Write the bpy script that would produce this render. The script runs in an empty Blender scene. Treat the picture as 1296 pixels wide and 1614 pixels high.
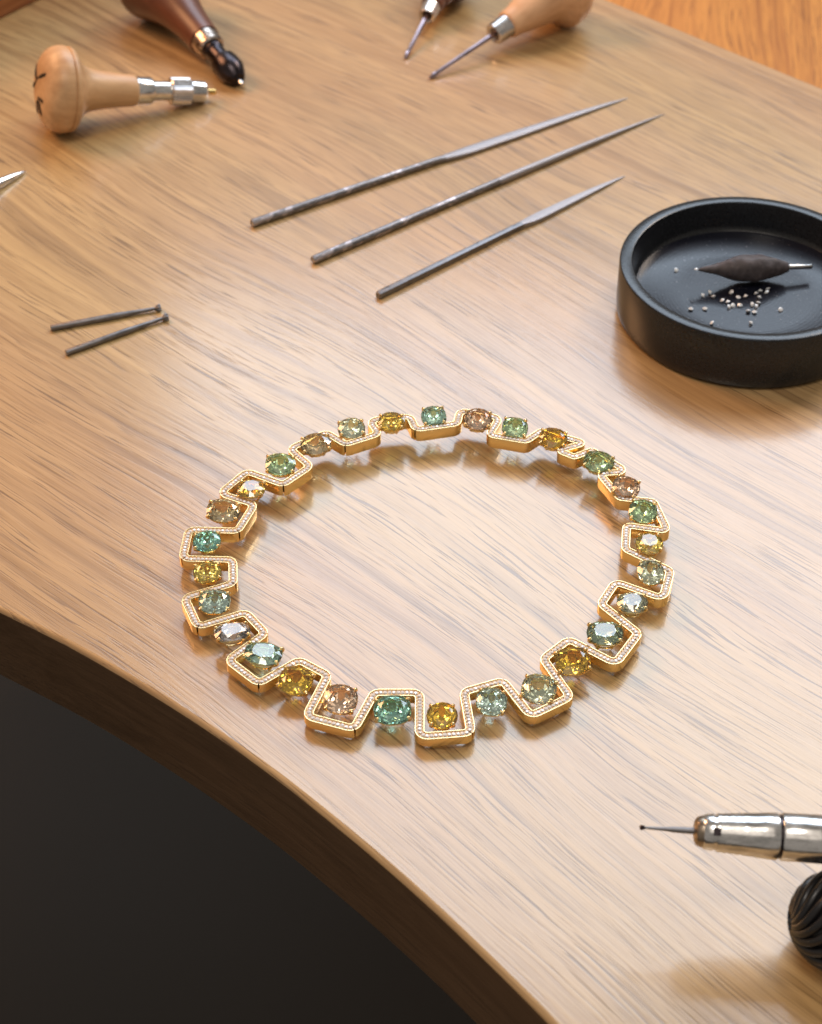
import bpy, math, random
from mathutils import Vector, Matrix, noise
random.seed(7)
sc = bpy.context.scene
col = sc.collection
MM = 0.001

# ------------------------------------------------------------------ camera
F, CX, CY, PITCH, CAMH = 2950.0, 648.0, 807.0, math.radians(40.8), 400.0
cam = bpy.data.objects.new('camera', bpy.data.cameras.new('camera')); col.objects.link(cam)
cam.location = (0, 0, CAMH*MM); cam.rotation_euler = (math.radians(90)-PITCH, 0, 0)
cam.data.sensor_fit = 'VERTICAL'; cam.data.sensor_height = 24; cam.data.lens = F/1614*24
cam.data.clip_start = 0.02; cam.data.clip_end = 50
cam.data.dof.use_dof = True; cam.data.dof.focus_distance = 0.575; cam.data.dof.aperture_fstop = 13
sc.camera = cam

def at(px, py, z=0.0):
    """photo pixel -> point (mm) on the horizontal plane z"""
    x, y = px-CX, CY-py
    s, c = math.sin(PITCH), math.cos(PITCH)
    d = Vector((x, y*s+F*c, y*c-F*s))
    return Vector((0, 0, CAMH)) + d*((z-CAMH)/d.z)

# ------------------------------------------------------------------ light
w = bpy.data.worlds.new('World'); sc.world = w; w.use_nodes = True
bg = w.node_tree.nodes['Background']; bg.inputs[0].default_value = (1.0, .90, .79, 1); bg.inputs[1].default_value = .27
def area(name, loc, target, sx, sy, power, color):
    l = bpy.data.lights.new(name, 'AREA'); l.shape = 'RECTANGLE'; l.size = sx; l.size_y = sy; l.energy = power; l.color = color
    o = bpy.data.objects.new(name, l); col.objects.link(o); o.location = loc
    o.rotation_euler = (Vector(target)-Vector(loc)).to_track_quat('-Z', 'Y').to_euler(); return o
area('window_light', (.60, 1.7, 1.47), (.55, .35, 1.45), 1.75, 1.38, 48, (.70, .84, 1.0))
area('lamp_light', (.78, 1.35, .98), (.05, .5, 0), .3, .3, 5.8, (1.0, .74, .50))
area('warm_fill', (-.72, 1.02, .66), (-.05, .80, 0), .4, .4, 7.5, (1.0, .50, .23))  # added fill that tints the far part of the bench orange
area('overhead_fill', (-.15, .05, 1.6), (0, .5, 0), .4, .4, 5, (1.0, .92, .82))  # added overhead fill to make the stones sparkle
area('broad_fill', (.0, -.25, 1.5), (0, .45, 0), 1.3, 1.3, 4, (1.0, .88, .76))  # added broad fill, gives the stones brightness to return
sc.view_settings.view_transform = 'Standard'; sc.view_settings.look = 'None'
sc.view_settings.gamma = 1; sc.view_settings.exposure = 0.0
sc.cycles.max_bounces = 16; sc.cycles.transmission_bounces = 12; sc.cycles.sample_clamp_indirect = 6
sc.cycles.blur_glossy = 0.3

# ------------------------------------------------------------------ materials
def mat(name):
    m = bpy.data.materials.new(name); m.use_nodes = True
    return m, m.node_tree, m.node_tree.nodes['Principled BSDF']
def nd(nt, t, **kw):
    n = nt.nodes.new(t)
    for k, v in kw.items():
        if k in n.inputs.keys() if isinstance(k, str) else False: n.inputs[k].default_value = v
        else: setattr(n, k, v)
    return n
def ramp(nt, fac, stops):
    r = nt.nodes.new('ShaderNodeValToRGB'); nt.links.new(fac, r.inputs[0])
    e = r.color_ramp.elements
    while len(e) < len(stops): e.new(.5)
    for el, (p, c) in zip(e, stops): el.position = p; el.color = tuple(c)+(1,) if len(c) == 3 else c
    return r.outputs[0]
def noise_tex(nt, vec, scale, detail=3, rough=.5, dist=0):
    n = nt.nodes.new('ShaderNodeTexNoise'); n.inputs['Scale'].default_value = scale; n.inputs['Detail'].default_value = detail
    n.inputs['Roughness'].default_value = rough; n.inputs['Distortion'].default_value = dist
    nt.links.new(vec, n.inputs['Vector']); return n.outputs['Fac']
def mapping(nt, scale=(1,1,1), rot=(0,0,0), coord='Object', loc=(0,0,0)):
    tc = nt.nodes.new('ShaderNodeTexCoord'); r = nt.nodes.new('ShaderNodeMapping'); r.vector_type = 'POINT'
    r.inputs['Rotation'].default_value = rot; nt.links.new(tc.outputs[coord], r.inputs[0])
    s = nt.nodes.new('ShaderNodeMapping'); s.inputs['Scale'].default_value = scale; s.inputs['Location'].default_value = loc
    nt.links.new(r.outputs[0], s.inputs[0]); return s.outputs[0]
def mix(nt, a, b, fac, mode='MIX'):
    m = nt.nodes.new('ShaderNodeMix'); m.data_type = 'RGBA'; m.blend_type = mode
    for s, v in ((0, fac), (6, a), (7, b)):
        if isinstance(v, (int, float)): m.inputs[s].default_value = v
        elif isinstance(v, tuple): m.inputs[s].default_value = v+(1,) if len(v) == 3 else v
        else: nt.links.new(v, m.inputs[s])
    return m.outputs[2]
def math_(nt, op, a, b=0.0):
    m = nt.nodes.new('ShaderNodeMath'); m.operation = op
    for i, v in enumerate((a, b)):
        if isinstance(v, (int, float)): m.inputs[i].default_value = v
        else: nt.links.new(v, m.inputs[i])
    return m.outputs[0]
def bump(nt, p, h, strength=.3, dist=.0005):
    b = nt.nodes.new('ShaderNodeBump'); b.inputs['Strength'].default_value = strength; b.inputs['Distance'].default_value = dist
    nt.links.new(h, b.inputs['Height']); nt.links.new(b.outputs[0], p.inputs['Normal']); nt.links.new(b.outputs[0], p.inputs['Coat Normal']); return b

def wood(name, ang, light, dark, pore, rough=(.26, .40), scale=1.0, spec=.5, pores=.72, bmp=.14, coat=0.0):
    """ang: direction of the grain in the xy plane (rad); after the rotation x runs along the grain"""
    m, nt, p = mat(name)
    L = nt.links
    v0 = mapping(nt, (scale,)*3, (0, 0, -ang))
    # the grain wanders: shift the across-grain coordinate by slow noise
    def sc(vec, s, loc=(0, 0, 0)):
        k = nt.nodes.new('ShaderNodeMapping'); k.inputs['Scale'].default_value = s; k.inputs['Location'].default_value = loc
        L.new(vec, k.inputs[0]); return k.outputs[0]
    w1 = noise_tex(nt, sc(v0, (2.6, 6, 6), (4.3, 1.1, 0)), 1, 2, .45)
    w2 = noise_tex(nt, sc(v0, (14, 26, 26)), 1, 2, .5)
    off = math_(nt, 'ADD', math_(nt, 'MULTIPLY', math_(nt, 'SUBTRACT', w1, .5), .065), math_(nt, 'MULTIPLY', math_(nt, 'SUBTRACT', w2, .5), .004))
    cx = nt.nodes.new('ShaderNodeCombineXYZ'); L.new(off, cx.inputs[1])
    ad = nt.nodes.new('ShaderNodeVectorMath'); L.new(v0, ad.inputs[0]); L.new(cx.outputs[0], ad.inputs[1]); v = ad.outputs[0]
    broad = noise_tex(nt, sc(v, (1.6, 24, 24), (3, 1, 0)), 1, 3, .5)
    mid = noise_tex(nt, sc(v, (2.6, 120, 120)), 1, 5, .68)
    fine = noise_tex(nt, sc(v, (7, 380, 380)), 1, 4, .7)
    fib = noise_tex(nt, sc(v, (45, 1500, 1500)), 1, 3, .65)
    # narrow growth lines: ridges of a long stretched noise
    rn = noise_tex(nt, sc(v, (1.1, 75, 75), (9, 4, 0)), 1, 1.2, .5)
    ridge = math_(nt, 'ABSOLUTE', math_(nt, 'SUBTRACT', math_(nt, 'FRACT', math_(nt, 'MULTIPLY', rn, 3.6)), .5))
    line = ramp(nt, ridge, [(.0, (1,)*3), (.06, (.6,)*3), (.17, (0,)*3)])
    lgate = ramp(nt, noise_tex(nt, sc(v, (6, 20, 20), (2, 8, 0)), 1, 2), [(.40, (.12,)*3), (.62, (1,)*3)])
    lm = mix(nt, line, lgate, 1.0, 'MULTIPLY')
    por = noise_tex(nt, sc(v, (34, 1250, 1250), (1, 1, 0)), 1, 2, .5)
    pm = mix(nt, ramp(nt, por, [(.55, (0, 0, 0)), (.61, (1, 1, 1))]), ramp(nt, mid, [(.42, (.15,)*3), (.56, (1,)*3)]), 1.0, 'MULTIPLY')
    t = math_(nt, 'ADD', math_(nt, 'MULTIPLY', broad, .24), math_(nt, 'MULTIPLY', mid, .24))
    t = math_(nt, 'ADD', t, math_(nt, 'MULTIPLY', fine, .32)); t = math_(nt, 'ADD', t, math_(nt, 'MULTIPLY', fib, .20))
    base = ramp(nt, t, [(.41, dark), (.50, tuple((a*.4+b*.6) for a, b in zip(dark, light))), (.59, light)])
    c = mix(nt, base, tuple(.6*a+.4*b for a, b in zip(dark, pore)), math_(nt, 'MULTIPLY', lm, .85))
    c = mix(nt, c, pore, math_(nt, 'MULTIPLY', pm, pores))
    hue = noise_tex(nt, sc(v, (2, 9, 9), (7, 2, 0)), 1.0, 2)
    c = mix(nt, c, (1.0, .88, .80), math_(nt, 'MULTIPLY', ramp(nt, hue, [(.45, (0,)*3), (.62, (1,)*3)]), .55), 'MULTIPLY')
    c = mix(nt, c, (.97, 1.0, .86), math_(nt, 'MULTIPLY', ramp(nt, hue, [(.36, (1,)*3), (.50, (0,)*3)]), .5), 'MULTIPLY')
    # faint handling stains
    st = noise_tex(nt, sc(v0, (11, 11, 11), (5, 5, 0)), 1, 3, .6)
    c = mix(nt, c, (.80, .76, .74), math_(nt, 'MULTIPLY', ramp(nt, st, [(.56, (0,)*3), (.72, (1,)*3)]), .35), 'MULTIPLY')
    L.new(c, p.inputs['Base Color'])
    rr = nt.nodes.new('ShaderNodeMapRange'); L.new(fine, rr.inputs[0])
    rr.inputs[1].default_value = .3; rr.inputs[2].default_value = .7; rr.inputs[3].default_value = rough[0]; rr.inputs[4].default_value = rough[1]
    L.new(rr.outputs[0], p.inputs['Roughness']); p.inputs['Specular IOR Level'].default_value = spec
    p.inputs['Coat Weight'].default_value = coat; p.inputs['Coat Roughness'].default_value = .15
    h = math_(nt, 'ADD', math_(nt, 'MULTIPLY', fib, .5), math_(nt, 'MULTIPLY', fine, .9))
    h = math_(nt, 'SUBTRACT', h, math_(nt, 'MULTIPLY', pm, .8))
    h = math_(nt, 'SUBTRACT', h, math_(nt, 'MULTIPLY', lm, .5))
    bump(nt, p, h, bmp, .0006)
    b2 = nt.nodes.new('ShaderNodeBump'); b2.inputs['Strength'].default_value = bmp*.4; b2.inputs['Distance'].default_value = .0006
    L.new(h, b2.inputs['Height']); L.new(b2.outputs[0], p.inputs['Coat Normal'])
    return m

g0, g1 = at(960, 0), at(1296, 138)
FAR = (g1-g0).normalized(); GRAIN = math.atan2(FAR.y, FAR.x)
M_bench = wood('oiled_ash_bench', GRAIN, (.51, .34, .16), (.335, .205, .090), (.12, .066, .030), rough=(.30, .42), spec=.5, coat=.9)
M_edge = wood('shaded_edge_wood', GRAIN, (.13, .08, .045), (.08, .048, .026), (.08, .05, .03), rough=(.4, .6), spec=.2)  # bench wood darkened: the edge face's shade is put into the colour
ps0, ps1 = at(1065, 0, -60), at(1050, 60, -60)
M_shelf = wood('orange_oak_shelf', math.atan2((ps1-ps0).y, (ps1-ps0).x), (.60, .275, .062), (.36, .135, .028), (.15, .05, .014), rough=(.5, .65), spec=.3, scale=.8)
M_board = wood('red_brown_board', GRAIN+math.pi/2, (.40, .16, .06), (.26, .09, .03), (.10, .035, .02), rough=(.5, .65), spec=.25)

def turned_wood(name, light, dark, rough=.42):
    m, nt, p = mat(name)
    v = mapping(nt, (60, 300, 300)); n = noise_tex(nt, v, 1, 4, .6, .3)
    v2 = mapping(nt, (25, 60, 60)); n2 = noise_tex(nt, v2, 1, 3)
    t = math_(nt, 'ADD', math_(nt, 'MULTIPLY', n, .5), math_(nt, 'MULTIPLY', n2, .5))
    nt.links.new(ramp(nt, t, [(.35, dark), (.62, light)]), p.inputs['Base Color'])
    p.inputs['Roughness'].default_value = rough; bump(nt, p, n, .12, .0004); return m
M_beech = turned_wood('turned_beech', (.64, .40, .21), (.44, .245, .115))
M_walnut = turned_wood('dark_stained_wood', (.15, .052, .026), (.075, .026, .014), .36)
M_beech2 = turned_wood('pale_turned_maple', (.72, .43, .24), (.52, .28, .14))

def metal(name, c, rough, nscale=0, var=.1, bm=0.0, patch=None, metallic=1.0):
    m, nt, p = mat(name); p.inputs['Metallic'].default_value = metallic; p.inputs['Roughness'].default_value = rough
    p.inputs['Base Color'].default_value = c+(1,)
    if nscale:
        v = mapping(nt, (nscale*.35, nscale, nscale)); n = noise_tex(nt, v, 1, 4, .6)
        r = nt.nodes.new('ShaderNodeMapRange'); nt.links.new(n, r.inputs[0]); r.inputs[1].default_value = .3; r.inputs[2].default_value = .7
        r.inputs[3].default_value = max(.05, rough-var); r.inputs[4].default_value = rough+var
        nt.links.new(r.outputs[0], p.inputs['Roughness'])
        dk = tuple(x*.62 for x in c)
        cc = ramp(nt, n, [(.35, dk), (.6, c)])
        if patch:
            v2 = mapping(nt, (patch[1], patch[1]*2, patch[1]*2)); n2 = noise_tex(nt, v2, 1, 3)
            cc = mix(nt, cc, patch[0], ramp(nt, n2, [(.56, (0,)*3), (.62, (1,)*3)]))
        nt.links.new(cc, p.inputs['Base Color'])
        if bm: bump(nt, p, n, bm, .0002)
    return m
M_gold = metal('yellow_gold', (.92, .70, .35), .19)
M_bed = metal('white_gold_bed', (.60, .45, .30), .6)
M_steel = metal('grey_tool_steel', (.25, .245, .255), .46, 700, .12, .2)
M_worn = metal('worn_knurled_steel', (.28, .27, .28), .48, 1500, .12, .6, ((.50, .46, .48), 190))
M_chrome = metal('polished_nickel', (.86, .85, .84), .20, 500, .04)
M_black_steel = metal('blackened_steel', (.055, .045, .05), .28, 300, .08)
M_tarnish = metal('tarnished_ferrule', (.58, .50, .44), .27, 260, .1, .1, ((.16, .12, .10), 260))
M_brass = metal('brass', (.86, .58, .22), .25, 200, .06)
M_bronze = metal('dark_bronze', (.36, .29, .22), .32, 300, .08)
M_ferrule = metal('nickel_ferrule', (.74, .70, .68), .24, 200, .08)
M_blade = metal('blued_awl_steel', (.42, .33, .36), .30, 300, .08)
def file_mat():
    m, nt, p = mat('cut_file_steel'); p.inputs['Metallic'].default_value = .85; p.inputs['Roughness'].default_value = .46
    p.inputs['Base Color'].default_value = (.36, .345, .36, 1)
    hs = []
    for a in (1.0, -1.0):
        v = mapping(nt, (1, 1, 1), (0, 0, a)); wv = nt.nodes.new('ShaderNodeTexWave'); wv.inputs['Scale'].default_value = 620
        nt.links.new(v, wv.inputs['Vector']); hs.append(wv.outputs['Fac'])
    bump(nt, p, math_(nt, 'ADD', hs[0], hs[1]), .35, .00015); return m
M_file = file_mat()
def plastic(name, c, rough, spec=.5, rings=False, ns=0):
    m, nt, p = mat(name); p.inputs['Base Color'].default_value = c+(1,); p.inputs['Roughness'].default_value = rough
    p.inputs['Specular IOR Level'].default_value = spec
    if rings:
        tc = mapping(nt, (1, 1, 1)); wv = nt.nodes.new('ShaderNodeTexWave'); wv.wave_type = 'RINGS'; wv.rings_direction = 'Z'
        wv.inputs['Scale'].default_value = 230; wv.inputs['Distortion'].default_value = 1.2; wv.inputs['Detail'].default_value = 2
        nt.links.new(tc, wv.inputs['Vector'])
        n = noise_tex(nt, mapping(nt, (700,)*3), 1, 3)
        bump(nt, p, math_(nt, 'ADD', math_(nt, 'MULTIPLY', wv.outputs['Fac'], .5), n), .09, .0002)
        sp = noise_tex(nt, mapping(nt, (1500,)*3), 1, 2)
        nt.links.new(mix(nt, c, (.22, .2, .2), ramp(nt, sp, [(.70, (0,)*3), (.76, (1,)*3)])), p.inputs['Base Color'])
    elif ns:
        n = noise_tex(nt, mapping(nt, (ns,)*3), 1, 4); bump(nt, p, n, .12 if ns > 600 else .4, .0005)
        nt.links.new(mix(nt, c, tuple(x*1.7 for x in c), ramp(nt, n, [(.4, (0,)*3), (.7, (1,)*3)])), p.inputs['Base Color'])
    return m
M_dish = plastic('matt_black_dish', (.010, .011, .013), .24, .42, ns=900)
M_dishfloor = plastic('dish_floor', (.009, .010, .017), .22, .36, rings=True)
M_wax = plastic('grey_setting_wax', (.055, .046, .048), .55, .3, ns=500)
M_cord = plastic('black_braided_cord', (.012, .011, .012), .27, .5)
M_ink = plastic('burnt_black_mark', (.02, .015, .012), .6, .2)
M_floor = plastic('dark_floor', (.078, .067, .058), .9, .0)

def gem_mat(name, c, ior=1.85, tint=0.0):
    m, nt, p = mat(name)
    p.inputs['Base Color'].default_value = c+(1,); p.inputs['Transmission Weight'].default_value = .98
    p.inputs['Roughness'].default_value = .0; p.inputs['IOR'].default_value = ior
    return m
GEM = {
 'golden': gem_mat('golden_yellow_stone', (1.0, .66, .08)), 'yellow': gem_mat('yellow_stone', (1.0, .79, .18)),
 'teal': gem_mat('teal_green_stone', (.42, .88, .74)), 'mint': gem_mat('mint_green_stone', (.60, .98, .82)),
 'aqua': gem_mat('pale_aqua_stone', (.74, .99, .88)), 'peach': gem_mat('peach_stone', (1.0, .72, .50)),
 'lilac': gem_mat('pale_lilac_stone', (.99, .95, .97)), 'champagne': gem_mat('champagne_stone', (.99, .82, .48)),
 'green': gem_mat('leaf_green_stone', (.66, .96, .56)), 'olive': gem_mat('grey_olive_stone', (.66, .72, .52)),
 'pale': gem_mat('pale_green_stone', (.84, .95, .72)), 'dark': gem_mat('dark_green_stone', (.48, .66, .48)),
}
def diamond_mat():
    m, nt, p = mat('white_diamond')
    p.inputs['Base Color'].default_value = (.95, .95, .97, 1); p.inputs['Roughness'].default_value = .02
    p.inputs['Transmission Weight'].default_value = .30; p.inputs['IOR'].default_value = 2.0
    return m
M_diamond = diamond_mat()

# ------------------------------------------------------------------ object helpers
ORG = {}
def link(name, V, Fc, m, parent=None, origin=None, smooth=None, kind=None, label=None):
    me = bpy.data.meshes.new(name)
    po = ORG.get(parent.name, Vector((0, 0, 0))) if parent else Vector((0, 0, 0))
    if origin is None: origin = po if parent else Vector((sum(v[0] for v in V)/len(V), sum(v[1] for v in V)/len(V), min(v[2] for v in V)))
    origin = Vector(origin)
    me.from_pydata([tuple((Vector(v)-origin)*MM) for v in V], [], [tuple(f) for f in Fc]); me.validate()
    if isinstance(m, (list, tuple)):
        for x in m: me.materials.append(x)
    else: me.materials.append(m)
    if smooth is not None:
        me.shade_smooth(); me.set_sharp_from_angle(angle=math.radians(smooth))
    o = bpy.data.objects.new(name, me); col.objects.link(o); o.location = (origin-po)*MM
    if parent: o.parent = parent
    ORG[o.name] = origin
    if kind: o['kind'] = kind
    if label: o['label'] = label
    return o
def thing(name, label, cat, loc, quat=None, group=None):
    o = bpy.data.objects.new(name, None); col.objects.link(o); o.empty_display_size = .01
    o.location = Vector(loc)*MM
    if quat is not None: o.rotation_mode = 'QUATERNION'; o.rotation_quaternion = quat; ORG[o.name] = Vector((0, 0, 0))
    else: ORG[o.name] = Vector(loc)
    tag(o, label, cat, group); return o
def tag(o, label, cat, group=None):
    o['label'] = label; o['category'] = cat
    if group: o['group'] = group
    return o

def lathe(profile, n=40, ripple=None, x0=0):
    """profile (t, r) along +X"""
    V, Fc = [], []
    for i, (t, r) in enumerate(profile):
        rip = ripple(i) if ripple else 0
        for k in range(n):
            a = 2*math.pi*k/n; rr = r+(rip if k % 2 else -rip)
            V.append((t+x0, rr*math.cos(a), rr*math.sin(a)))
    for i in range(len(profile)-1):
        for k in range(n):
            a, b = i*n+k, i*n+(k+1) % n; Fc.append((a, a+n, b+n, b))
    Fc.append(tuple(range(n))); L = (len(profile)-1)*n
    Fc.append(tuple(L+k for k in reversed(range(n))))
    return V, Fc
def smooth_prof(pts, sub=5):
    out = []
    for i in range(len(pts)-1):
        p0 = pts[max(i-1, 0)]; p1 = pts[i]; p2 = pts[i+1]; p3 = pts[min(i+2, len(pts)-1)]
        for s in range(sub):
            t = s/sub
            f = lambda a, b, c, d: .5*((2*b)+(-a+c)*t+(2*a-5*b+4*c-d)*t*t+(-a+3*b-3*c+d)*t**3)
            out.append((f(p0[0], p1[0], p2[0], p3[0]), max(.05, f(p0[1], p1[1], p2[1], p3[1]))))
    out.append(pts[-1]); return out
def sweep(pts, radius, n=8, closed=False):
    """tube along 3d points, radius number or list"""
    V, Fc = [], []; P = [Vector(p) for p in pts]; N = len(P); up = None
    for i, p in enumerate(P):
        a = P[(i-1) % N] if (closed or i > 0) else p; b = P[(i+1) % N] if (closed or i < N-1) else p
        d = (b-a).normalized()
        if up is None: up = Vector((0, 0, 1)) if abs(d.z) < .9 else Vector((1, 0, 0))
        s = d.cross(up).normalized(); up = s.cross(d).normalized()
        r = radius[i] if isinstance(radius, (list, tuple)) else radius
        for k in range(n):
            t = 2*math.pi*k/n; V.append(p+(s*math.cos(t)+up*math.sin(t))*r)
    for i in range(N if closed else N-1):
        for k in range(n):
            a, b = i*n+k, i*n+(k+1) % n; c, d = ((i+1) % N)*n+(k+1) % n, ((i+1) % N)*n+k; Fc.append((a, b, c, d))
    if not closed:
        Fc.append(tuple(reversed(range(n)))); Fc.append(tuple((N-1)*n+k for k in range(n)))
    return V, Fc
def join(*ms):
    V, Fc = [], []
    for v, f in ms:
        o = len(V); V += [Vector(x) for x in v]; Fc += [tuple(i+o for i in q) for q in f]
    return V, Fc
def ball(c, r, n=8, m=5, sq=1.0):
    V = [Vector(c)+Vector((0, 0, r*sq))]; Fc = []
    for i in range(1, m):
        ph = math.pi*i/m
        for k in range(n): V.append(Vector(c)+Vector((r*math.sin(ph)*math.cos(2*math.pi*k/n), r*math.sin(ph)*math.sin(2*math.pi*k/n), r*sq*math.cos(ph))))
    V.append(Vector(c)-Vector((0, 0, r*sq))); B = len(V)-1
    for k in range(n): Fc.append((0, 1+k, 1+(k+1) % n)); Fc.append((B, 1+(m-2)*n+(k+1) % n, 1+(m-2)*n+k))
    for i in range(m-2):
        for k in range(n):
            a, b = 1+i*n+k, 1+i*n+(k+1) % n; Fc.append((a, a+n, b+n, b))
    return V, Fc
def axis_quat(A, B):
    x = (Vector(B)-Vector(A)).normalized(); y = Vector((0, 0, 1)).cross(x).normalized(); z = x.cross(y)
    return Matrix((x, y, z)).transposed().to_quaternion()

# ------------------------------------------------------------------ setting: floor, bench, shelf
S = 3000
fl = link('floor', [(-S, -S, -760), (S, -S, -760), (S, S, -760), (-S, S, -760)], [(0, 1, 2, 3)], M_floor, kind='structure')
edge_px = [(-260, 860), (-120, 905), (0, 962), (110, 1017), (216, 1078), (325, 1147), (432, 1222), (540, 1308), (625, 1380), (700, 1448), (790, 1535), (868, 1614), (960, 1715), (1060, 1840)]
def cr(pts, sub):
    out = []
    for i in range(len(pts)-1):
        p0 = pts[max(i-1, 0)]; p1 = pts[i]; p2 = pts[i+1]; p3 = pts[min(i+2, len(pts)-1)]
        for s in range(sub):
            t = s/sub; out.append(.5*((2*p1)+(p2-p0)*t+(2*p0-5*p1+4*p2-p3)*t*t+(3*p1-p0-3*p2+p3)*t**3))
    return out+[pts[-1]]
edge = cr([at(x, y, 0) for x, y in edge_px], 8)
far_l = g0-FAR*950; far_r = g0+FAR*800
outline = edge+[Vector((520, edge[-1].y-60, 0)), Vector((far_r.x, far_r.y, 0)), Vector((far_l.x, far_l.y, 0)), Vector((-620, edge[0].y+60, 0))]
T = 33
bench = thing('workbench', 'pale oiled wooden jeweller\'s bench top with a curved dark front edge', 'workbench', outline[0])
def slab(outl, ztop, zbot, rad, steps=5):
    n = len(outl); V, Fc = [], []
    nor = []
    for i in range(n):
        a, b, c = outl[i-1], outl[i], outl[(i+1) % n]
        d1 = (b-a).normalized(); d2 = (c-b).normalized(); n1 = Vector((d1.y, -d1.x, 0)); n2 = Vector((d2.y, -d2.x, 0))
        s = (n1+n2).normalized(); nor.append(s/max(.5, s.dot(n1)))
    rings = [(rad*(1-math.sin(math.pi/2*k/steps)), ztop-rad*(1-math.cos(math.pi/2*k/steps))) for k in range(steps+1)]
    rings += [(0, zbot+1.5), (1.5, zbot)]
    for ins, z in rings:
        for p, q in zip(outl, nor): V.append(Vector((p.x-q.x*ins, p.y-q.y*ins, z)))
    for r in range(len(rings)-1):
        for i in range(n):
            a, b = r*n+i, r*n+(i+1) % n; Fc.append((a, a+n, b+n, b))
    return V, Fc, n, len(rings)
V, Fc, n, nr = slab(outline, 0, -T, 1.8)
top = tuple(range(n)); bot = tuple((nr-1)*n+i for i in reversed(range(n)))
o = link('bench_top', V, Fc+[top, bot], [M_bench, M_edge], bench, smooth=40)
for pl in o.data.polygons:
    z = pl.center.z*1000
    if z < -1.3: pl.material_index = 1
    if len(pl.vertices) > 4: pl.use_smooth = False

# lower shelf seen beyond the far edge
nrm = Vector((-FAR.y, FAR.x, 0))
a0 = g0-FAR*300-nrm*60; a1 = g0+FAR*800-nrm*60
q = [a0, a1, a1+nrm*700, a0+nrm*700]
V = [Vector((p.x, p.y, -60)) for p in q]+[Vector((p.x, p.y, -80)) for p in q]
sh = link('lower_shelf', V, [(0, 1, 2, 3), (7, 6, 5, 4), (0, 4, 5, 1), (1, 5, 6, 2), (2, 6, 7, 3), (3, 7, 4, 0)], M_shelf)
tag(sh, 'orange wooden shelf with straight dark grain beyond the far edge of the bench', 'shelf')
# red-brown board at the far left corner
b0, b1 = at(-60, 61), at(70, -3); bd = (b1-b0).normalized(); bn = Vector((-bd.y, bd.x, 0)); bl = (b1-b0).length
q = [b0-bd*60, b1+bd*60, b1+bd*60+bn*22, b0-bd*60+bn*22]
V = [Vector((p.x, p.y, .0)) for p in q]+[Vector((p.x, p.y, 60)) for p in q]
bo = link('wooden_board', V, [(3, 2, 1, 0), (4, 5, 6, 7), (0, 1, 5, 4), (1, 2, 6, 5), (2, 3, 7, 6), (3, 0, 4, 7)], M_board)
bm_ = bo.modifiers.new('b', 'BEVEL'); bm_.width = .0015; bm_.segments = 3
tag(bo, 'reddish brown wooden board standing at the far left corner of the bench', 'board')

# ------------------------------------------------------------------ necklace
corners = [  # centre line of the diamond-set band, photo pixels, round the ring (O pair, I pair, ...)
 (743,1154.5),(661.5,1160.5),(662,1091),(590.5,1091),(558.4,1148.4),(483.2,1128.4),(517,1064),(471.5,1040),
 (408,1077),(359.5,1040),(418.5,998),(387,965),(312,987.7),(290.7,942),(367.8,919),(367,881.8),(288,880),(298,834.4),
 (375,836.4),(401.2,794.8),(346.8,777.4),(389.6,742.7),(446.3,763.5),(489.2,734.6),(456.8,706.8),(514.6,681.3),
 (544.7,699.9),(597.5,683.3),(581.7,661.7),(646.5,655.9),(655.7,676.6),(720.6,667.3),(725.2,646.5),(787.7,658.2),
 (771.5,684.8),(829.4,694.8),(854.7,678.2),(921.9,697.9),(880.2,709.8),(905.6,719.7),(933.4,709.4),(989,743),
 (945,746),(977.4,784.5),(1030,790),(1052.6,836.8),(988,827.5),(985.8,865),(1057,899),(1045.4,943.3),
 (970.6,917),(947.5,951.7),(1006.5,998),(970.6,1045.5),(896.9,1007.5),(856.5,1038),(899.3,1098),(836.8,1128),(792.8,1072.5),(731.4,1089.9)]
def ztop(py): return 4.9+3.9*min(1, max(0, (1150-py)/480))
C = [at(x, y, ztop(y)) for x, y in corners]
N = len(C)
nc = sum(C, Vector())/N
neck = thing('necklace', 'gold zigzag necklace set with small diamonds and large coloured stones lying on the bench', 'necklace', (nc.x, nc.y, 0))
RF = 2.2
def fillet(i):
    a, b, c = C[i-1], C[i], C[(i+1) % N]
    d1 = (a-b); d2 = (c-b); l1, l2 = d1.length, d2.length; d1.normalize(); d2.normalize()
    ang = d1.angle(d2); t = min((.9 if 37 <= i <= 40 else 1.5 if 34 <= i <= 46 else RF)/math.tan(ang/2), l1*.46, l2*.46); r = t*math.tan(ang/2)
    cen = b+(d1+d2).normalized()*(r/math.sin(ang/2)); p, q = b+d1*t, b+d2*t
    u, v = p-cen, q-cen; th = u.angle(v) if u.length > 1e-6 else 0; out = []
    for k in range(7):
        s = k/6; out.append(cen+(u*math.sin((1-s)*th)+v*math.sin(s*th))/max(1e-6, math.sin(th)))
    return out
arcs = [fillet(i) for i in range(N)]
HW, HH = 1.42, 4.7   # half width and height of the band
prof = [(-HW, -.2), (-HW+.10, 0), (-HW+.22, 0), (-HW+.27, -.30), (HW-.27, -.30), (HW-.22, 0), (HW-.10, 0), (HW, -.2),
        (HW, -HH+.3), (HW-.3, -HH), (-HW+.3, -HH), (-HW, -HH+.3)]
def mid_z(ps): return sum(p.z for p in ps)/len(ps)
def set_h(h):
    for i, (x, z) in ((8, (HW, -h+.3)), (9, (HW-.3, -h)), (10, (-HW+.3, -h)), (11, (-HW, -h+.3))): prof[i] = (x, z)
    global HH; HH = h
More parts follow.
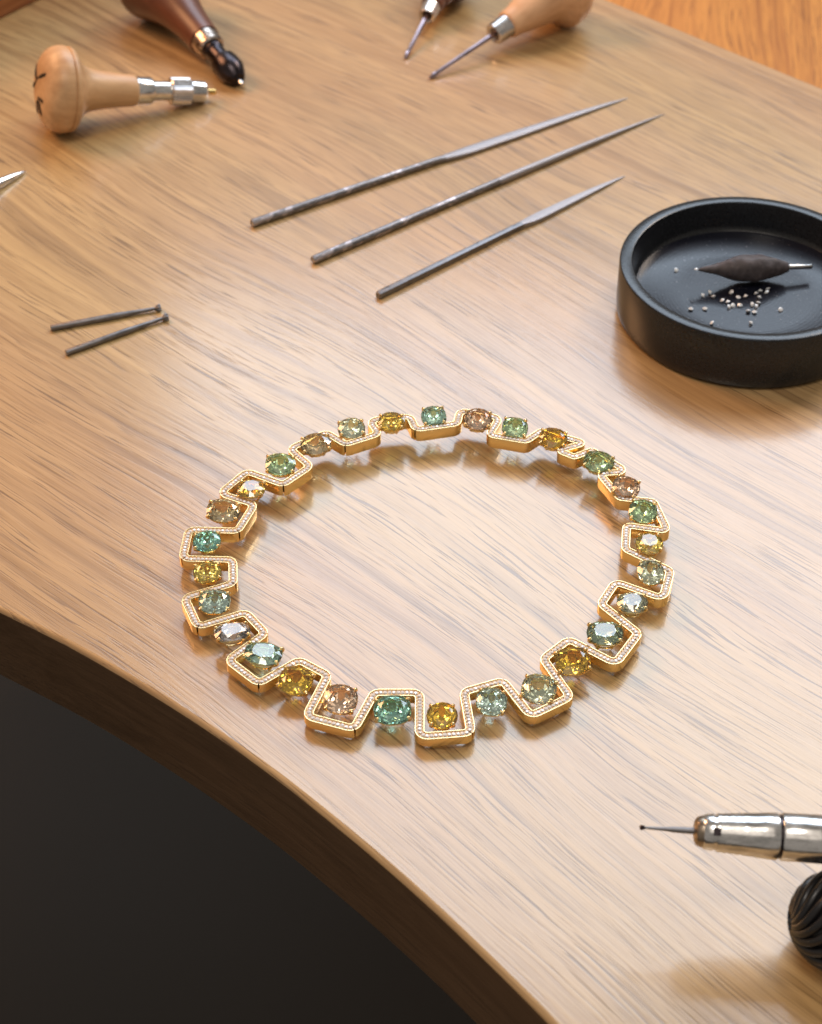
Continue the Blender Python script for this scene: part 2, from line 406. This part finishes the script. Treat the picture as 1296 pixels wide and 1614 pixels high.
def band(points):
    V, Fc = [], []; n = len(prof); L = len(points)
    for i, p in enumerate(points):
        if i == 0: d = points[1]-p
        elif i == L-1: d = p-points[i-1]
        else: d = (points[i+1]-p).normalized()+(p-points[i-1]).normalized()
        d.z = 0; d.normalize(); s = Vector((d.y, -d.x, 0))
        for u, z in prof: V.append(p+s*u+Vector((0, 0, z)))
    for i in range(L-1):
        for k in range(n):
            a, b = i*n+k, i*n+(k+1) % n; Fc.append((a, b, b+n, a+n))
    Fc.append(tuple(reversed(range(n)))); Fc.append(tuple((L-1)*n+k for k in range(n)))
    return V, Fc
def brilliant_small(c, r, ang, tilt=None, n=8):
    V, Fc = [], []
    R = Matrix.Rotation(ang, 3, 'Z')
    if tilt: R = Matrix.Rotation(tilt[0], 3, 'X') @ Matrix.Rotation(tilt[1], 3, 'Y') @ R
    for rr, z, off in ((.58, .32, .5), (1.0, .0, 0), (.98, -.06, 0)):
        for k in range(n):
            a = 2*math.pi*(k+off)/n; V.append(Vector(c)+R @ Vector((r*rr*math.cos(a), r*rr*math.sin(a), r*z)))
    V.append(Vector(c)+R @ Vector((0, 0, -.82*r)))
    Fc.append(tuple(range(n)))
    for k in range(n):
        k2 = (k+1) % n
        Fc.append((k, n+k2, k2)); Fc.append((k, n+k, n+k2)) if False else None
        Fc.append((k, n+k, n+k2))
        Fc.append((n+k, 2*n+k, 2*n+k2, n+k2)); Fc.append((2*n+k, 3*n, 2*n+k2))
    return V, [f for f in Fc if f]
for j in range(N//2):
    i0 = 2*j  # bar from corner i0 to i0+1, then the slanting arm on to i0+2
    pts = arcs[i0][3:] + arcs[(i0+1) % N] + arcs[(i0+2) % N][:4]
    # hair-wide joint between neighbouring links
    pts[0] = pts[0]+(pts[1]-pts[0]).normalized()*.09; pts[-1] = pts[-1]+(pts[-2]-pts[-1]).normalized()*.09
    dense = []
    for a, b in zip(pts, pts[1:]):
        dense.append(a)
    dense.append(pts[-1])
    fr_ = (mid_z(dense)-4.9)/3.9; set_h(3.3+1.3*fr_)
    V, Fc = band(dense)
    mid = dense[len(dense)//2]
    lk = link('gold_link', V, Fc, [M_gold, M_bed], neck, origin=(mid.x, mid.y, mid.z-HH), smooth=30)
    for pi in range(3, len(lk.data.polygons)-2, 12): lk.data.polygons[pi].material_index = 1
    # diamonds along the link
    seg = [0]
    for a, b in zip(dense, dense[1:]): seg.append(seg[-1]+(b-a).length)
    L = seg[-1]; cnt = max(3, round(L/1.26)); ms, bs = [], []
    for k in range(cnt):
        def P(s):
            s = min(max(s, 0), L-1e-6)
            i = max(x for x in range(len(seg)-1) if seg[x] <= s); t = (s-seg[i])/max(1e-9, seg[i+1]-seg[i])
            return dense[i].lerp(dense[i+1], t), (dense[i+1]-dense[i]).normalized()
        p, d = P((k+.5)*L/cnt)
        ms.append(brilliant_small(p+Vector((0, 0, -.10)), .60*random.uniform(.95, 1.04), random.random()*6, (random.gauss(0, .16), random.gauss(0, .16))))
        if k:
            p, d = P(k*L/cnt); s = Vector((d.y, -d.x, 0)).normalized()
            for sg in (-1, 1): bs.append(ball(p+s*sg*.84+Vector((0, 0, -.06)), .20, 5, 4))
    V, Fc = join(*ms); dd = link('diamond_row', V, Fc, M_diamond, lk, kind='stuff')
    V, Fc = join(*bs); link('bead_row', V, Fc, M_gold, lk, kind='stuff', smooth=60)

def gem_mesh(a, b, ex, hc, hp, table=.56, rnd=None):
    """faceted stone, half axes a, b, super-ellipse exponent ex; crown hc, pavilion hp"""
    def R(t):
        c, s = abs(math.cos(t)), abs(math.sin(t)); return 1/((c**ex+s**ex)**(1/ex))
    V, Fc = [], []
    def ring(n, off, r, z):
        i0 = len(V)
        for k in range(n):
            t = 2*math.pi*(k+off)/n; rr = r*R(t)*(1+(rnd.uniform(-.022, .022) if rnd else 0)); V.append(Vector((a*rr*math.cos(t), b*rr*math.sin(t), z)))
        return i0
    T_ = ring(8, 0, table, hc); K = ring(8, .5, .80, hc*.58); G = ring(16, 0, 1, .12); G2 = ring(16, 0, .995, -.12)
    P0 = ring(8, 0, .80, -hp*.24); P1 = ring(8, .5, .55, -hp*.49); P2 = ring(8, 0, .27, -hp*.77); V.append(Vector((0, 0, -hp))); CU = len(V)-1
    Fc.append(tuple(T_+k for k in range(8)))
    for k in range(8):
        k1 = (k+1) % 8; km = (k-1) % 8; g = G+2*k; g1 = G+2*k+1; g2 = G+(2*k+2) % 16
        Fc += [(T_+k, K+k, T_+k1), (K+k, g, g1), (K+k, g1, g2), (T_+k, K+km, g), (T_+k, g, K+k)]
        h, h1, h2 = g+16, g1+16, g2+16
        Fc += [(h, P0+k, h1), (h1, P0+k, P0+k1), (h1, P0+k1, h2), (P0+k, P1+km, P1+k), (P0+k, P1+k, P0+k1), (P1+km, P2+k, P1+k), (P1+k, P2+k, P2+k1), (P2+k, CU, P2+k1)]
    for k in range(16):
        k1 = (k+1) % 16; Fc.append((G+k, G2+k, G2+k1, G+k1))
    return V, Fc
# px, py of the stone, width mm (across picture), depth mm, turn deg, exponent, colour, tilt x / y deg, shape words
stones = [
 (697,1126,9.2,8.9,0,2.0,'golden',0,0,'round golden yellow stone'),
 (619,1117,11.0,9.6,2,2.7,'teal',3,-2,'deep teal green cushion-cut stone'),
 (537,1100,10.2,9.8,-8,2.5,'peach',2,3,'rounded peach and lilac cushion-cut stone'),
 (466,1071,10.3,9.4,-18,2.7,'golden',3,2,'golden yellow cushion-cut stone'),
 (415,1028,11.6,9.2,-12,2.8,'mint',-2,4,'large mint green cushion-cut stone'),
 (366,994,11.2,7.8,14,2.4,'lilac',-.5,0,'pale lilac oval stone reflecting the window'),
 (338,946,9.8,8.8,2,2.8,'aqua',2,4,'pale aqua cushion-cut stone'),
 (327,900,9.0,7.9,8,2.2,'yellow',4,3,'yellow oval stone'),
 (326,851,9.2,8.2,4,2.2,'teal',2,-3,'teal green oval stone'),
 (352,803,11.2,9.0,-6,2.3,'champagne',4,2,'champagne brown oval stone'),
 (396,768,9.3,8.8,-6,2.2,'golden',-.5,0,'golden oval stone with a pale reflection'),
 (442,730,10.2,9.0,0,2.4,'green',3,3,'leaf green oval stone'),
 (498,698,10.6,9.0,8,2.2,'champagne',4,-3,'champagne oval stone'),
 (554,673,9.5,8.6,8,2.2,'pale',3,2,'pale yellow green oval stone'),
 (617,663,9.2,8.0,0,2.1,'yellow',6,0,'yellow oval stone at the back of the ring'),
 (684,654,8.8,8.4,6,2.4,'mint',5,0,'mint green oval stone at the back of the ring'),
 (753,659,9.8,9.2,-6,2.4,'peach',3,0,'peach cushion-cut stone'),
 (812,672,9.0,8.6,-6,2.6,'green',3,3,'green cushion-cut stone'),
 (872,689,9.8,8.6,-10,2.2,'golden',4,0,'golden oval stone'),
 (944,726,10.4,9.0,-16,2.3,'green',3,3,'pale green oval stone'),
 (987,766,9.2,9.0,-20,2.4,'peach',2,3,'light peach stone'),
 (1014,804,9.4,9.0,-10,2.5,'green',4,2,'yellowish green cushion-cut stone'),
 (1024,854,8.8,9.2,0,2.2,'yellow',-.5,-1,'yellow oval stone with a white reflection'),
 (1026,900,8.6,9.2,0,2.3,'pale',4,2,'pale olive green stone'),
 (997,948,9.7,8.8,0,2.2,'olive',-.5,-1,'grey oval stone reflecting the window'),
 (954,996,11.2,9.8,-4,2.5,'dark',-.5,-1,'dark green cushion-cut stone reflecting the window'),
 (903,1040,10.6,9.4,8,3.0,'golden',3,0,'golden yellow cushion-cut stone'),
 (850,1084,10.4,9.6,-16,2.7,'pale',3,-2,'pale green rounded cushion-cut stone'),
 (775,1104,9.3,9.2,-6,2.3,'aqua',3,2,'blue green round stone'),
]
rg = random.Random(3)
for k, (px, py, wd, dp, turn, ex, colr, tx, ty, words) in enumerate(stones):
    zt = ztop(py); gz = zt+.75
    c = at(px, py, gz+.5); c.z = gz
    if tx >= 0: tx += 9.5
    a, b = wd/2*.98, dp/2*1.03; hp = 4.1; hc = 1.35
    st_o = (c.x, c.y, max(.3, gz-hp-1.2))
    rot = Matrix.Translation(c) @ Matrix.Rotation(math.radians(tx), 4, 'X') @ Matrix.Rotation(math.radians(ty), 4, 'Y') @ Matrix.Rotation(math.radians(turn), 4, 'Z')
    W = lambda V: [rot @ Vector(v) for v in V]
    def R(t):
        cc, s = abs(math.cos(t)), abs(math.sin(t)); return 1/((cc**ex+s**ex)**(1/ex))
    def ov(f, z, n=28): return [Vector((a*f*R(2*math.pi*i/n)*math.cos(2*math.pi*i/n), b*f*R(2*math.pi*i/n)*math.sin(2*math.pi*i/n), z)) for i in range(n)]
    parts = [sweep(ov(.93, -.62), .30, 6, True), sweep(ov(.55, -hp*.86), .30, 6, True)]
    # small bar joining the setting to the nearest band
    best = min((Vector((0, 0, 0))+(C[i].lerp(C[(i+1) % N], t)) for i in range(N) for t in (.35, .5, .65)), key=lambda p: (Vector((p.x, p.y, 0))-Vector((c.x, c.y, 0))).length)
    V1, F1 = join(*parts); V1 = W(V1)
    tgt = Vector((best.x, best.y, zt-2.3)); dirv = (Vector((tgt.x, tgt.y, 0))-Vector((c.x, c.y, 0))).normalized()
    bar = sweep([Vector((c.x, c.y, zt-2.3))+dirv*min(a, b)*.62, tgt-dirv*.9], .42, 6)
    V1, F1 = join((V1, F1), bar)
    st = link('gem_setting', V1, F1, M_gold, neck, origin=st_o, smooth=50)
    V, Fc = gem_mesh(a, b, ex, hc, hp, .60, rg)
    link('gemstone', W(V), Fc, GEM[colr], st, origin=c, label=words)
    for qd in range(4):
        t = math.radians(45+90*qd)+(math.radians(8) if a > b else 0)*(1 if qd % 2 else -1)
        r = R(t); e = Vector((a*r*math.cos(t), b*r*math.sin(t), 0))
        pr = [e*.45+Vector((0, 0, -hp-.9)), e*.70+Vector((0, 0, -hp*.55)), e*1.0+Vector((0, 0, -.75)), e*1.055+Vector((0, 0, .0)), e*1.02+Vector((0, 0, .42)), e*.92+Vector((0, 0, .66))]
        lo = W(pr); lo[0].z = max(lo[0].z, .4)
        m1 = sweep(lo, [.34, .36, .42, .46, .50, .34], 7); m2 = ball(rot @ (e*.955+Vector((0, 0, .50))), .50, 8, 6)
        V, Fc = join(m1, m2)
        link('prong', V, Fc, M_gold, st, origin=lo[0], smooth=50)
# tongue of the clasp between two of the back links
p = at(893, 716, ztop(716)-2.4); p2 = at(916, 706, ztop(706)-2.4)
V, Fc = sweep([p, p2], .8, 8); link('clasp', V, Fc, M_gold, neck, origin=p, smooth=40)

# ------------------------------------------------------------------ black dish, wax pick, loose diamonds
RIM = 22.0
dc = at(1183.5, 417, RIM); R0 = (at(1296, 519, RIM)-dc).length
pL = at(977, 412, RIM); R0 = (pL-dc).length
dish = thing('dish', 'round matt black dish on the right holding loose diamonds and a wax pick', 'dish', (dc.x, dc.y, 0))
FZ = 10.2
def revolve(prof, n, c):
    V, Fc = [], []
    for r, z in prof:
        for k in range(n): V.append((c.x+r*math.cos(2*math.pi*k/n), c.y+r*math.sin(2*math.pi*k/n), z))
    for i in range(len(prof)-1):
        for k in range(n):
            a, b = i*n+k, i*n+(k+1) % n; Fc.append((a, b, b+n, a+n))
    return V, Fc
pr = [(0.01, .2), (R0-2.5, .2), (R0-1.2, .6), (R0-.3, 2), (R0, 5), (R0, RIM-.7), (R0-.2, RIM-.2), (R0-.6, RIM), (R0-4.2, RIM), (R0-4.5, RIM-.15), (R0-4.7, RIM-.7), (R0-5.4, FZ+2.2), (R0-6.0, FZ+.6), (R0-6.6, FZ)]
V, Fc = revolve(pr, 144, dc)
link('dish_wall', V, Fc, M_dish, dish, smooth=35)
pr = [(R0-6.6, FZ), (R0-11, FZ-.15), (R0-12.5, FZ-.5), (R0*.5, FZ-.6), (R0*.25, FZ-.6), (.01, FZ-.6)]
V, Fc = revolve(pr, 144, dc)
link('dish_floor', V, Fc, M_dishfloor, dish, smooth=35)
FZ -= .6
A = at(1100, 425, FZ+7.5); B = at(1242, 421, FZ+5.2)
q = axis_quat(A, B); L = (B-A).length
pick = thing('wax_pick', 'dark grey spindle of setting wax on a metal rod lying in the black dish', 'wax pick', A, q)
pf = smooth_prof([(0, .25), (L*.07, 1.0), (L*.2, 2.0), (L*.36, 3.8), (L*.52, 5.0), (L*.68, 5.0), (L*.8, 4.0), (L*.92, 2.8), (L, 1.7)], 5)
V, Fc = lathe(pf, 28)
V = [(x, y*(1+.10*noise.noise(Vector((x*.25, y*.3, z*.3)))), z*(1+.16*noise.noise(Vector((x*.22+5, y*.3, z*.3))))) for x, y, z in V]
wx = link('wax', V, Fc, M_wax, pick, smooth=60)
V, Fc = lathe([(L-1, 1.0), (L+9.0, 1.0), (L+9.3, .8)], 16, ripple=None); link('rod', V, Fc, M_chrome, pick, smooth=40)
tipd = brilliant_small((-.9, 0, 0), .9, .3, (.5, 1.0)); V, Fc = tipd
dm = [(460,530),(612,675),(672,680),(652,658),(723,703),(755,712),(775,655),(762,740),(785,733),(815,685),(825,730),(857,680),(896,727),(873,765),(908,770),(917,664),(936,686),(941,650),(931,716),(919,737),(985,636),(977,656),(543,752),(624,750),(663,832),(888,833),(1058,757),(572,534)]
special = {0: 'tiny loose diamond lying alone left of the wax pick tip', 22: 'tiny loose diamond at the far left end of the scatter below the wax pick',
 23: 'tiny loose diamond just right of the leftmost stone of the scatter', 24: 'tiny loose diamond nearest the dish rim on the left, below the scatter',
 25: 'tiny loose diamond nearest the dish rim below the middle of the heap', 26: 'tiny loose diamond lying alone right of the heap',
 27: 'tiny diamond stuck on the pointed tip of the wax pick', 1: 'tiny loose diamond in the left half of the wax pick shadow edge'}
M_loose = plastic('loose_white_diamond', (.96, .98, 1.0), .03, 1.0); M_loose.node_tree.nodes['Principled BSDF'].inputs['Transmission Weight'].default_value = .25
V0, F0 = brilliant_small((0, 0, 0), 0.95, 0)
dme = bpy.data.meshes.new('loose_diamond'); dme.from_pydata([tuple(Vector(v)*MM) for v in V0], [], F0); dme.materials.append(M_loose)
HEAP = sorted((i for i in range(len(dm)) if i not in special), key=lambda i: dm[i][0])
ORDN = 'first second third fourth fifth sixth seventh eighth ninth tenth eleventh twelfth thirteenth fourteenth fifteenth sixteenth seventeenth eighteenth nineteenth twentieth'.split()
for i, (x, y) in enumerate(dm):
    z = FZ+.55 if i != 27 else FZ+7.5
    p = at(940+x/3.64, 280+y/3.64, z)
    if i == 27: p = A+(A-B).normalized()*.6
    o = bpy.data.objects.new('loose_diamond', dme); col.objects.link(o); o.location = p*MM
    o.rotation_euler = (random.choice([.75, 2.5, 2.3, math.pi, .7]), random.uniform(-.3, .3), random.random()*6)
    tag(o, special.get(i) or 'tiny loose diamond in the heap below the wax pick, %s from its left end' % ORDN[HEAP.index(i)], 'diamond', 'loose diamonds in the black dish')

# ------------------------------------------------------------------ needle files
def sections(secs, n=20):
    """secs: (t, half width y, half height z, exponent, z shift)"""
    V, Fc = [], []
    for t, hw, hh, ex, dz in secs:
        for k in range(n):
            a = 2*math.pi*(k+.5)/n; c, s = math.cos(a), math.sin(a); r = 1/((abs(c)**ex+abs(s)**ex)**(1/ex))
            V.append((t, hw*r*c, hh*r*s+dz))
    for i in range(len(secs)-1):
        for k in range(n):
            a, b = i*n+k, i*n+(k+1) % n; Fc.append((a, b, b+n, a+n))
    Fc.append(tuple(reversed(range(n)))); Fc.append(tuple((len(secs)-1)*n+k for k in range(n)))
    return V, Fc
def needle_file(pa, pb, lab, shank, blade, r0, m_sh):
    A = at(*pa, r0); B = at(*pb, r0); A.z = r0; B.z = r0
    L = (B-A).length; t = thing('needle_file', lab, 'file', A, axis_quat(A, B), 'needle files')
    V, Fc = sections([(x*L, w_, h, e, -r0+h if e > 2 else 0) for x, w_, h, e in shank]); link('shank', V, Fc, m_sh, t, smooth=35)
    V, Fc = sections([(x*L, w_, h, e, -r0+h) for x, w_, h, e in blade]); link('file_blade', V, Fc, M_file, t, smooth=35)
    return L
L1 = needle_file((397, 352), (990, 150), 'long half-round needle file with a worn bright shank, topmost of the three files',
  [(0, 1.45, 1.45, 2), (.004, 1.65, 1.65, 2), (.28, 1.6, 1.6, 2), (.285, 1.5, 1.5, 2), (.46, 1.45, 1.45, 2), (.487, 1.7, 1.3, 2.5)],
  [(.487, 1.7, 1.3, 2.5), (.52, 2.4, 1.15, 3), (.56, 2.7, 1.1, 3), (.7, 2.45, 1.0, 3), (.85, 1.65, .8, 3), (.95, .85, .5, 3), (1, .15, .15, 3)], 1.65, M_worn)
L2 = needle_file((493, 410), (1048, 175), 'long round needle file tapering to a thin point, middle of the three files',
  [(0, 1.35, 1.35, 2), (.006, 1.65, 1.65, 2), (.235, 1.65, 1.65, 2), (.24, 1.55, 1.55, 2), (.5, 1.5, 1.5, 2)],
  [(.5, 1.5, 1.5, 2), (.52, 1.65, 1.65, 2), (.7, 1.45, 1.45, 2), (.85, 1.0, 1.0, 2), (.95, .55, .55, 2), (1, .12, .12, 2)], 1.65, M_worn)
L3 = needle_file((596, 466), (985, 274), 'short flat needle file with a square shank, lowest of the three files',
  [(0, 1.25, 1.25, 7), (.003, 1.35, 1.35, 7), (.52, 1.25, 1.25, 7), (.56, 1.35, 1.2, 6)],
  [(.56, 1.35, 1.2, 6), (.60, 2.2, 1.0, 6), (.64, 2.35, .95, 6), (.78, 1.9, .85, 6), (.92, 1.0, .6, 6), (1, .15, .2, 6)], 1.35, M_steel)

# ------------------------------------------------------------------ burs
def bur(pa, pb, lab):
    r = 1.18; A = at(*pa, r); B = at(*pb, r); L = (B-A).length
    t = thing('bur', lab, 'bur', A, axis_quat(A, B), 'steel burs')
    V, Fc = lathe([(0, 1.0), (.3, r), (L*.62, r), (L*.66, 1.05), (L*.9, .72), (L*.955, .62)], 20); link('shank', V, Fc, M_steel, t, smooth=35)
    h0 = L*.95; pr = [(h0, .6), (h0+.5, .85), (h0+1.0, 1.2), (h0+1.6, 1.35), (h0+2.2, 1.33), (h0+2.4, 1.2), (h0+2.1, .9), (h0+1.9, .05)]
    V, Fc = lathe(pr, 18, ripple=lambda i: .14 if 1 < i < 6 else 0); link('cutting_head', V, Fc, M_steel, t, smooth=25)
bur((80, 517), (252, 485), 'steel round bur on the left of the bench, upper of the two')
bur((104, 556), (263, 499.5), 'steel round bur on the left of the bench, lower of the two')

# ------------------------------------------------------------------ steel point at the left edge
A = at(41, 269, .8); B = at(-60, 317, 3.2); L = (B-A).length
t = thing('steel_scriber', 'polished steel point reaching in from the left edge below the mushroom-handled pin vise', 'scriber', A, axis_quat(A, B))
V, Fc = lathe(smooth_prof([(0, .15), (3, .9), (L*.35, 1.9), (L*.6, 2.7), (L, 3.1)], 5), 28); link('point', V, Fc, M_chrome, t, smooth=40)
V, Fc = lathe([(L, 3.5), (L+2, 4.0), (L+60, 4.2), (L+61, 3.8)], 28); link('handle', V, Fc, M_steel, t, smooth=40)

# ------------------------------------------------------------------ turned-handle tools
def parts_on(t, plist):
    for nm, pr, m, nseg, rip in plist:
        V, Fc = lathe(pr, nseg, ripple=rip); link(nm, V, Fc, m, t, smooth=32)
# pin vise with pale mushroom handle
RB = 18.2
Bc = at(98, 141, RB); Tp = at(341, 145, 3.5); ax = (Tp-Bc).normalized()
A = Bc-ax*10.4
L = (Tp-A).length
vise = thing('pin_vise', 'pin vise with a pale mushroom-shaped wooden handle, nickel collet and brass pin', 'pin vise', A, axis_quat(A, Tp), None)
hp_ = smooth_prof([(0, .1), (.15, 5), (.8, 10), (2.5, 14), (5.2, 16.9), (8.6, 18.2), (11.6, 18.1)], 6)+[(11.9, 17.3), (12.4, 17.3), (12.8, 17.9)]+smooth_prof([(13.2, 17.9), (15.0, 16.9), (16.8, 13.6), (18.8, 11.0), (22, 9.2), (28, 8.0), (36, 7.1), (41.5, 6.7)], 5)+[(42.2, 6.4), (42.6, 5.9)]
V, Fc = lathe(hp_, 64); hd = link('handle', V, Fc, M_beech, vise, smooth=30)
k = L/82.0
parts_on(vise, [
 ('ferrule', [(42.0, 5.6), (42.2, 5.9), (48.8, 5.9), (50.0, 5.2), (50.3, 4.3)], M_chrome, 40, None),
 ('chuck_body', [(50.0, 4.2), (58.5, 4.2)], M_chrome, 36, None),
 ('knurled_collar', [(57.6, 5.0), (58.2, 5.7), (66.6, 5.7), (67.2, 5.1)], M_ferrule, 72, lambda i: .14 if i in (1, 2) else 0),
 ('collet', [(67.0, 4.9), (69, 4.9), (73.4, 4.5), (74.2, 3.8), (74.3, 1.4)], M_chrome, 36, None),
 ('brass_pin', [(74.0, 1.5), (L-.6, 1.35), (L, .9)], M_brass, 20, None)])
# burnt mark on the end of the handle
def on_cap(yy, zz):
    r = math.hypot(yy, zz); pr = hp_
    for (t0, r0), (t1, r1) in zip(pr, pr[1:]):
        if r0 <= r <= r1: return t0+(t1-t0)*(r-r0)/max(1e-6, r1-r0)
    return 0
ms = []
for st_ in ([(9.5, -6), (3, 3.5), (2.5, 3.0), (-3.5, 9.0)], [(-2, -8), (-3, -1.5), (-9, -6)], [(-9, -6), (-4.5, -4.5), (-6, 1.0), (-11.5, -1.5)], [(3, 3.4), (8, 10)]):
    pts = []
    for (y0, z0), (y1, z1) in zip(st_, st_[1:]):
        for s in range(6):
            yy, zz = y0+(y1-y0)*s/6, z0+(z1-z0)*s/6; pts.append((on_cap(yy, zz)+.25, yy, zz))
    V, Fc = sweep([(p[0], p[2], p[1]) for p in pts], [.72+.2*math.sin(i*.9) for i in range(len(pts))], 6); ms.append((V, Fc))
V, Fc = join(*ms); link('burnt_mark', V, Fc, M_ink, vise)

# dark handled pin vise at the top
Tp = at(383, 134, 3.0); Bc = at(246, -28, 18.5); ax = (Tp-Bc).normalized(); A = Bc-ax*11.5; L = (Tp-A).length
v2 = thing('pin_vise', 'pin vise with a dark red-brown wooden handle and black chuck', 'pin vise', A, axis_quat(A, Tp))
x = L
hl = x-36
hq = smooth_prof([(0, .1), (.3, 5), (1.4, 10), (4.5, 15.2), (9, 18.2), (13, 18.5), (17, 17.2), (hl*.40, 14.2), (hl*.55, 11.0), (hl*.75, 8.6), (hl, 7.2)], 6)
parts_on(v2, [
 ('handle', hq, M_walnut, 56, None),
 ('ferrule', [(hl-.5, 6.3), (hl, 6.7), (hl+6.5, 6.4), (hl+7.5, 5.6), (hl+7.6, 4.4)], M_tarnish, 40, None),
 ('chuck_neck', smooth_prof([(hl+7.4, 4.6), (hl+9, 4.9), (hl+11, 4.4), (hl+17, 4.3)], 4), M_black_steel, 32, None),
 ('chuck_jaws', [(hl+16.5, 4.4), (hl+17.5, 5.9), (hl+19, 6.5), (hl+25, 6.5), (hl+27, 5.9), (hl+31.5, 3.6), (hl+32, 3.0), (hl+32.1, 1.2)], M_black_steel, 12, None),
 ('needle', [(hl+32, 1.1), (L-.5, 1.0), (L, .6)], M_chrome, 14, None)])

def awl(tip, fer, bulb, rb, m_h, lab, fr, bl_end, sc_=1.0):
    Tp = at(*tip, .7); Bc = at(*bulb, rb); A = Tp; q = axis_quat(Tp, Bc); L = (Bc-Tp).length
    # distance from the tip to the ferrule mouth
    best = min(range(0, 400), key=lambda i: (lambda P: abs(P))(proj_dx(Tp.lerp(Bc, i/400), fer[0], fer[1])))
    fl_ = L*best/400
    t = thing('awl', lab, 'awl', A, q, None)
    parts_on(t, [
     ('awl_blade', [(0, .12), (2.2, .95), (5.0, 1.15), (5.4, .95), (fl_+2, 1.25)], M_blade, 6, None),
     ('ferrule', [(fl_+1.2, fr*.55), (fl_+.2, fr*.78), (fl_, fr*.92), (fl_+.4, fr), (fl_+8.6*sc_, fr*1.12), (fl_+9*sc_, fr*1.0)], M_ferrule, 40, None),
     ('ferrule_hole_shade', [(fl_+.9, .5), (fl_+1.0, fr*.72), (fl_+3, fr*.7)], M_black_steel, 32, None),  # black disc painted in for the shade inside the ferrule's open end
     ('handle', smooth_prof([(fl_+8.6*sc_, fr*1.15), (fl_+9.4*sc_, fr*1.3), (fl_+14, fr*1.42), (fl_+.45*(L-fl_), fr*1.65), (L-9, rb*.62), (L-4.5, rb*.83), (L-2.2, rb*.985), (L-1.2, rb), (L+4, rb*.98), (L+9, rb*.8), (L+12, rb*.45), (L+12.6, .1)], 5), m_h, 56, None)])
def project(P):
    d = P-Vector((0, 0, CAMH)); s, c = math.sin(PITCH), math.cos(PITCH)
    fz = d.y*c-d.z*s; uy = d.y*s+d.z*c
    return CX+F*d.x/fz, CY-F*uy/fz
def proj_dx(P, x, y):
    a, b = project(P); return math.hypot(a-x, b-y)
awl((675, 124), (777, 54), (880, -14), 17.5, M_beech2, 'larger awl with a pale wooden mushroom handle and nickel ferrule', 4.9, 0)
awl((638, 93), (672, 26), (706, -40), 14.0, M_walnut, 'smaller awl with a dark handle left of the pale-handled awl', 3.9, 0, .9)

# ------------------------------------------------------------------ handpiece and cord
HZ = 30.0
A = at(1008, 1304, HZ+1.5); B = at(1330, 1325, HZ); L = (B-A).length; q = axis_quat(A, B)
def tx(px):
    """distance along the handpiece axis at photo column px"""
    i = min(range(0, 801), key=lambda i: abs(project(A.lerp(B, i/600))[0]-px)); return L*i/600
hp2 = thing('handpiece', 'polished steel micromotor handpiece with a fine round bur, resting on the coiled black cord', 'handpiece', A, q)
s0, s1, s2, s3 = tx(1095), tx(1128), tx(1150), tx(1228)
S = L/320*1.0
parts_on(hp2, [
 ('bur_head', [(0, .1), (.15, .5), (.6, .72), (1.0, .6), (1.4, .38)], M_black_steel, 14, None),
 ('bur_shank', [(1.3, .32), (7, .55), (8.5, .75), (s0+1, .9)], M_steel, 16, None),
 ('collet', [(s0-.2, 1.4), (s0, 2.6), (s0+.4, 3.4), (s0+1.6, 4.0), (s0+2.2, 4.05)], M_bronze, 40, None),
 ('nose_cone', [(s0+2.0, 4.0), (s0+2.6, 4.45), (s0+4.5, 4.7), (s0+4.6, 4.4), (s0+5.4, 4.4), (s0+5.5, 4.85)]
   + [(s0+6+i*.8, 4.95+.05*i-(.16 if i % 2 and i < 9 else 0)) for i in range(12)] + [(s0+17, 5.75), (s3-.8, 6.0), (s3-.4, 5.8)], M_chrome, 56, None),
 ('seam_ring', [(s3-.5, 5.5), (s3+.5, 5.5)], M_black_steel, 48, None),
 ('body', [(s3+.4, 5.8), (s3+.8, 6.05), (s3+14, 6.2), (s3+14.5, 5.95), (s3+15, 6.3), (s3+55, 8.2), (s3+80, 8.2), (s3+82, 7.4)], M_chrome, 56, None)])
V, Fc = lathe([(0, 1.2), (.5, 1.2)], 12)
# slot in the nose cone
V = [(s0+4.2, -1.0, 4.4), (s0+6.0, -1.0, 4.4), (s0+6.0, 1.0, 4.4), (s0+4.2, 1.0, 4.4), (s0+4.2, -1.0, 4.98), (s0+6.0, -1.0, 5.02), (s0+6.0, 1.0, 5.02), (s0+4.2, 1.0, 4.98)]
rotv = Matrix.Rotation(math.radians(38), 3, 'X')
link('slot', [rotv @ Vector(v) for v in V], [(3, 2, 1, 0), (4, 5, 6, 7), (0, 1, 5, 4), (1, 2, 6, 5), (2, 3, 7, 6), (3, 0, 4, 7)], M_black_steel, hp2)

# black cord wound into a ridged knob under the handpiece
kc = at(1328, 1452, 12.5); RK = 13.0
ms = [ball(kc, RK-1.2, 28, 18, .95)]
for i in range(15):
    ph0 = 2*math.pi*i/15; pts = []
    for s in range(37):
        u = s/36; lat = math.pi*(.06+.88*u); lon = ph0+2.4*(u-.5)*1.3+.18*math.sin(6*u)
        r = RK-.5
        pts.append(kc+Vector((r*math.cos(lat), r*math.sin(lat)*math.cos(lon), r*.95*math.sin(lat)*math.sin(lon))))
    ms.append(sweep(pts, 1.25, 9))
V, Fc = join(*ms)
V = [Vector((v.x, v.y, max(v.z, .3))) for v in V]
kn = thing('cord', 'glossy black ridged cord wound into a knob under the handpiece in the lower right corner', 'cord', (kc.x, kc.y, 0))
link('wound_knob', V, Fc, M_cord, kn, smooth=60)
tail = cr([kc+Vector((8, -2, 6)), kc+Vector((16, 2, 12)), kc+Vector((30, -4, 10)), kc+Vector((48, -14, -2)), kc+Vector((70, -20, -8.7)), kc+Vector((110, -16, -8.7))], 8)
V, Fc = sweep(tail, 3.6, 14); link('cable', V, Fc, M_cord, kn, smooth=60)
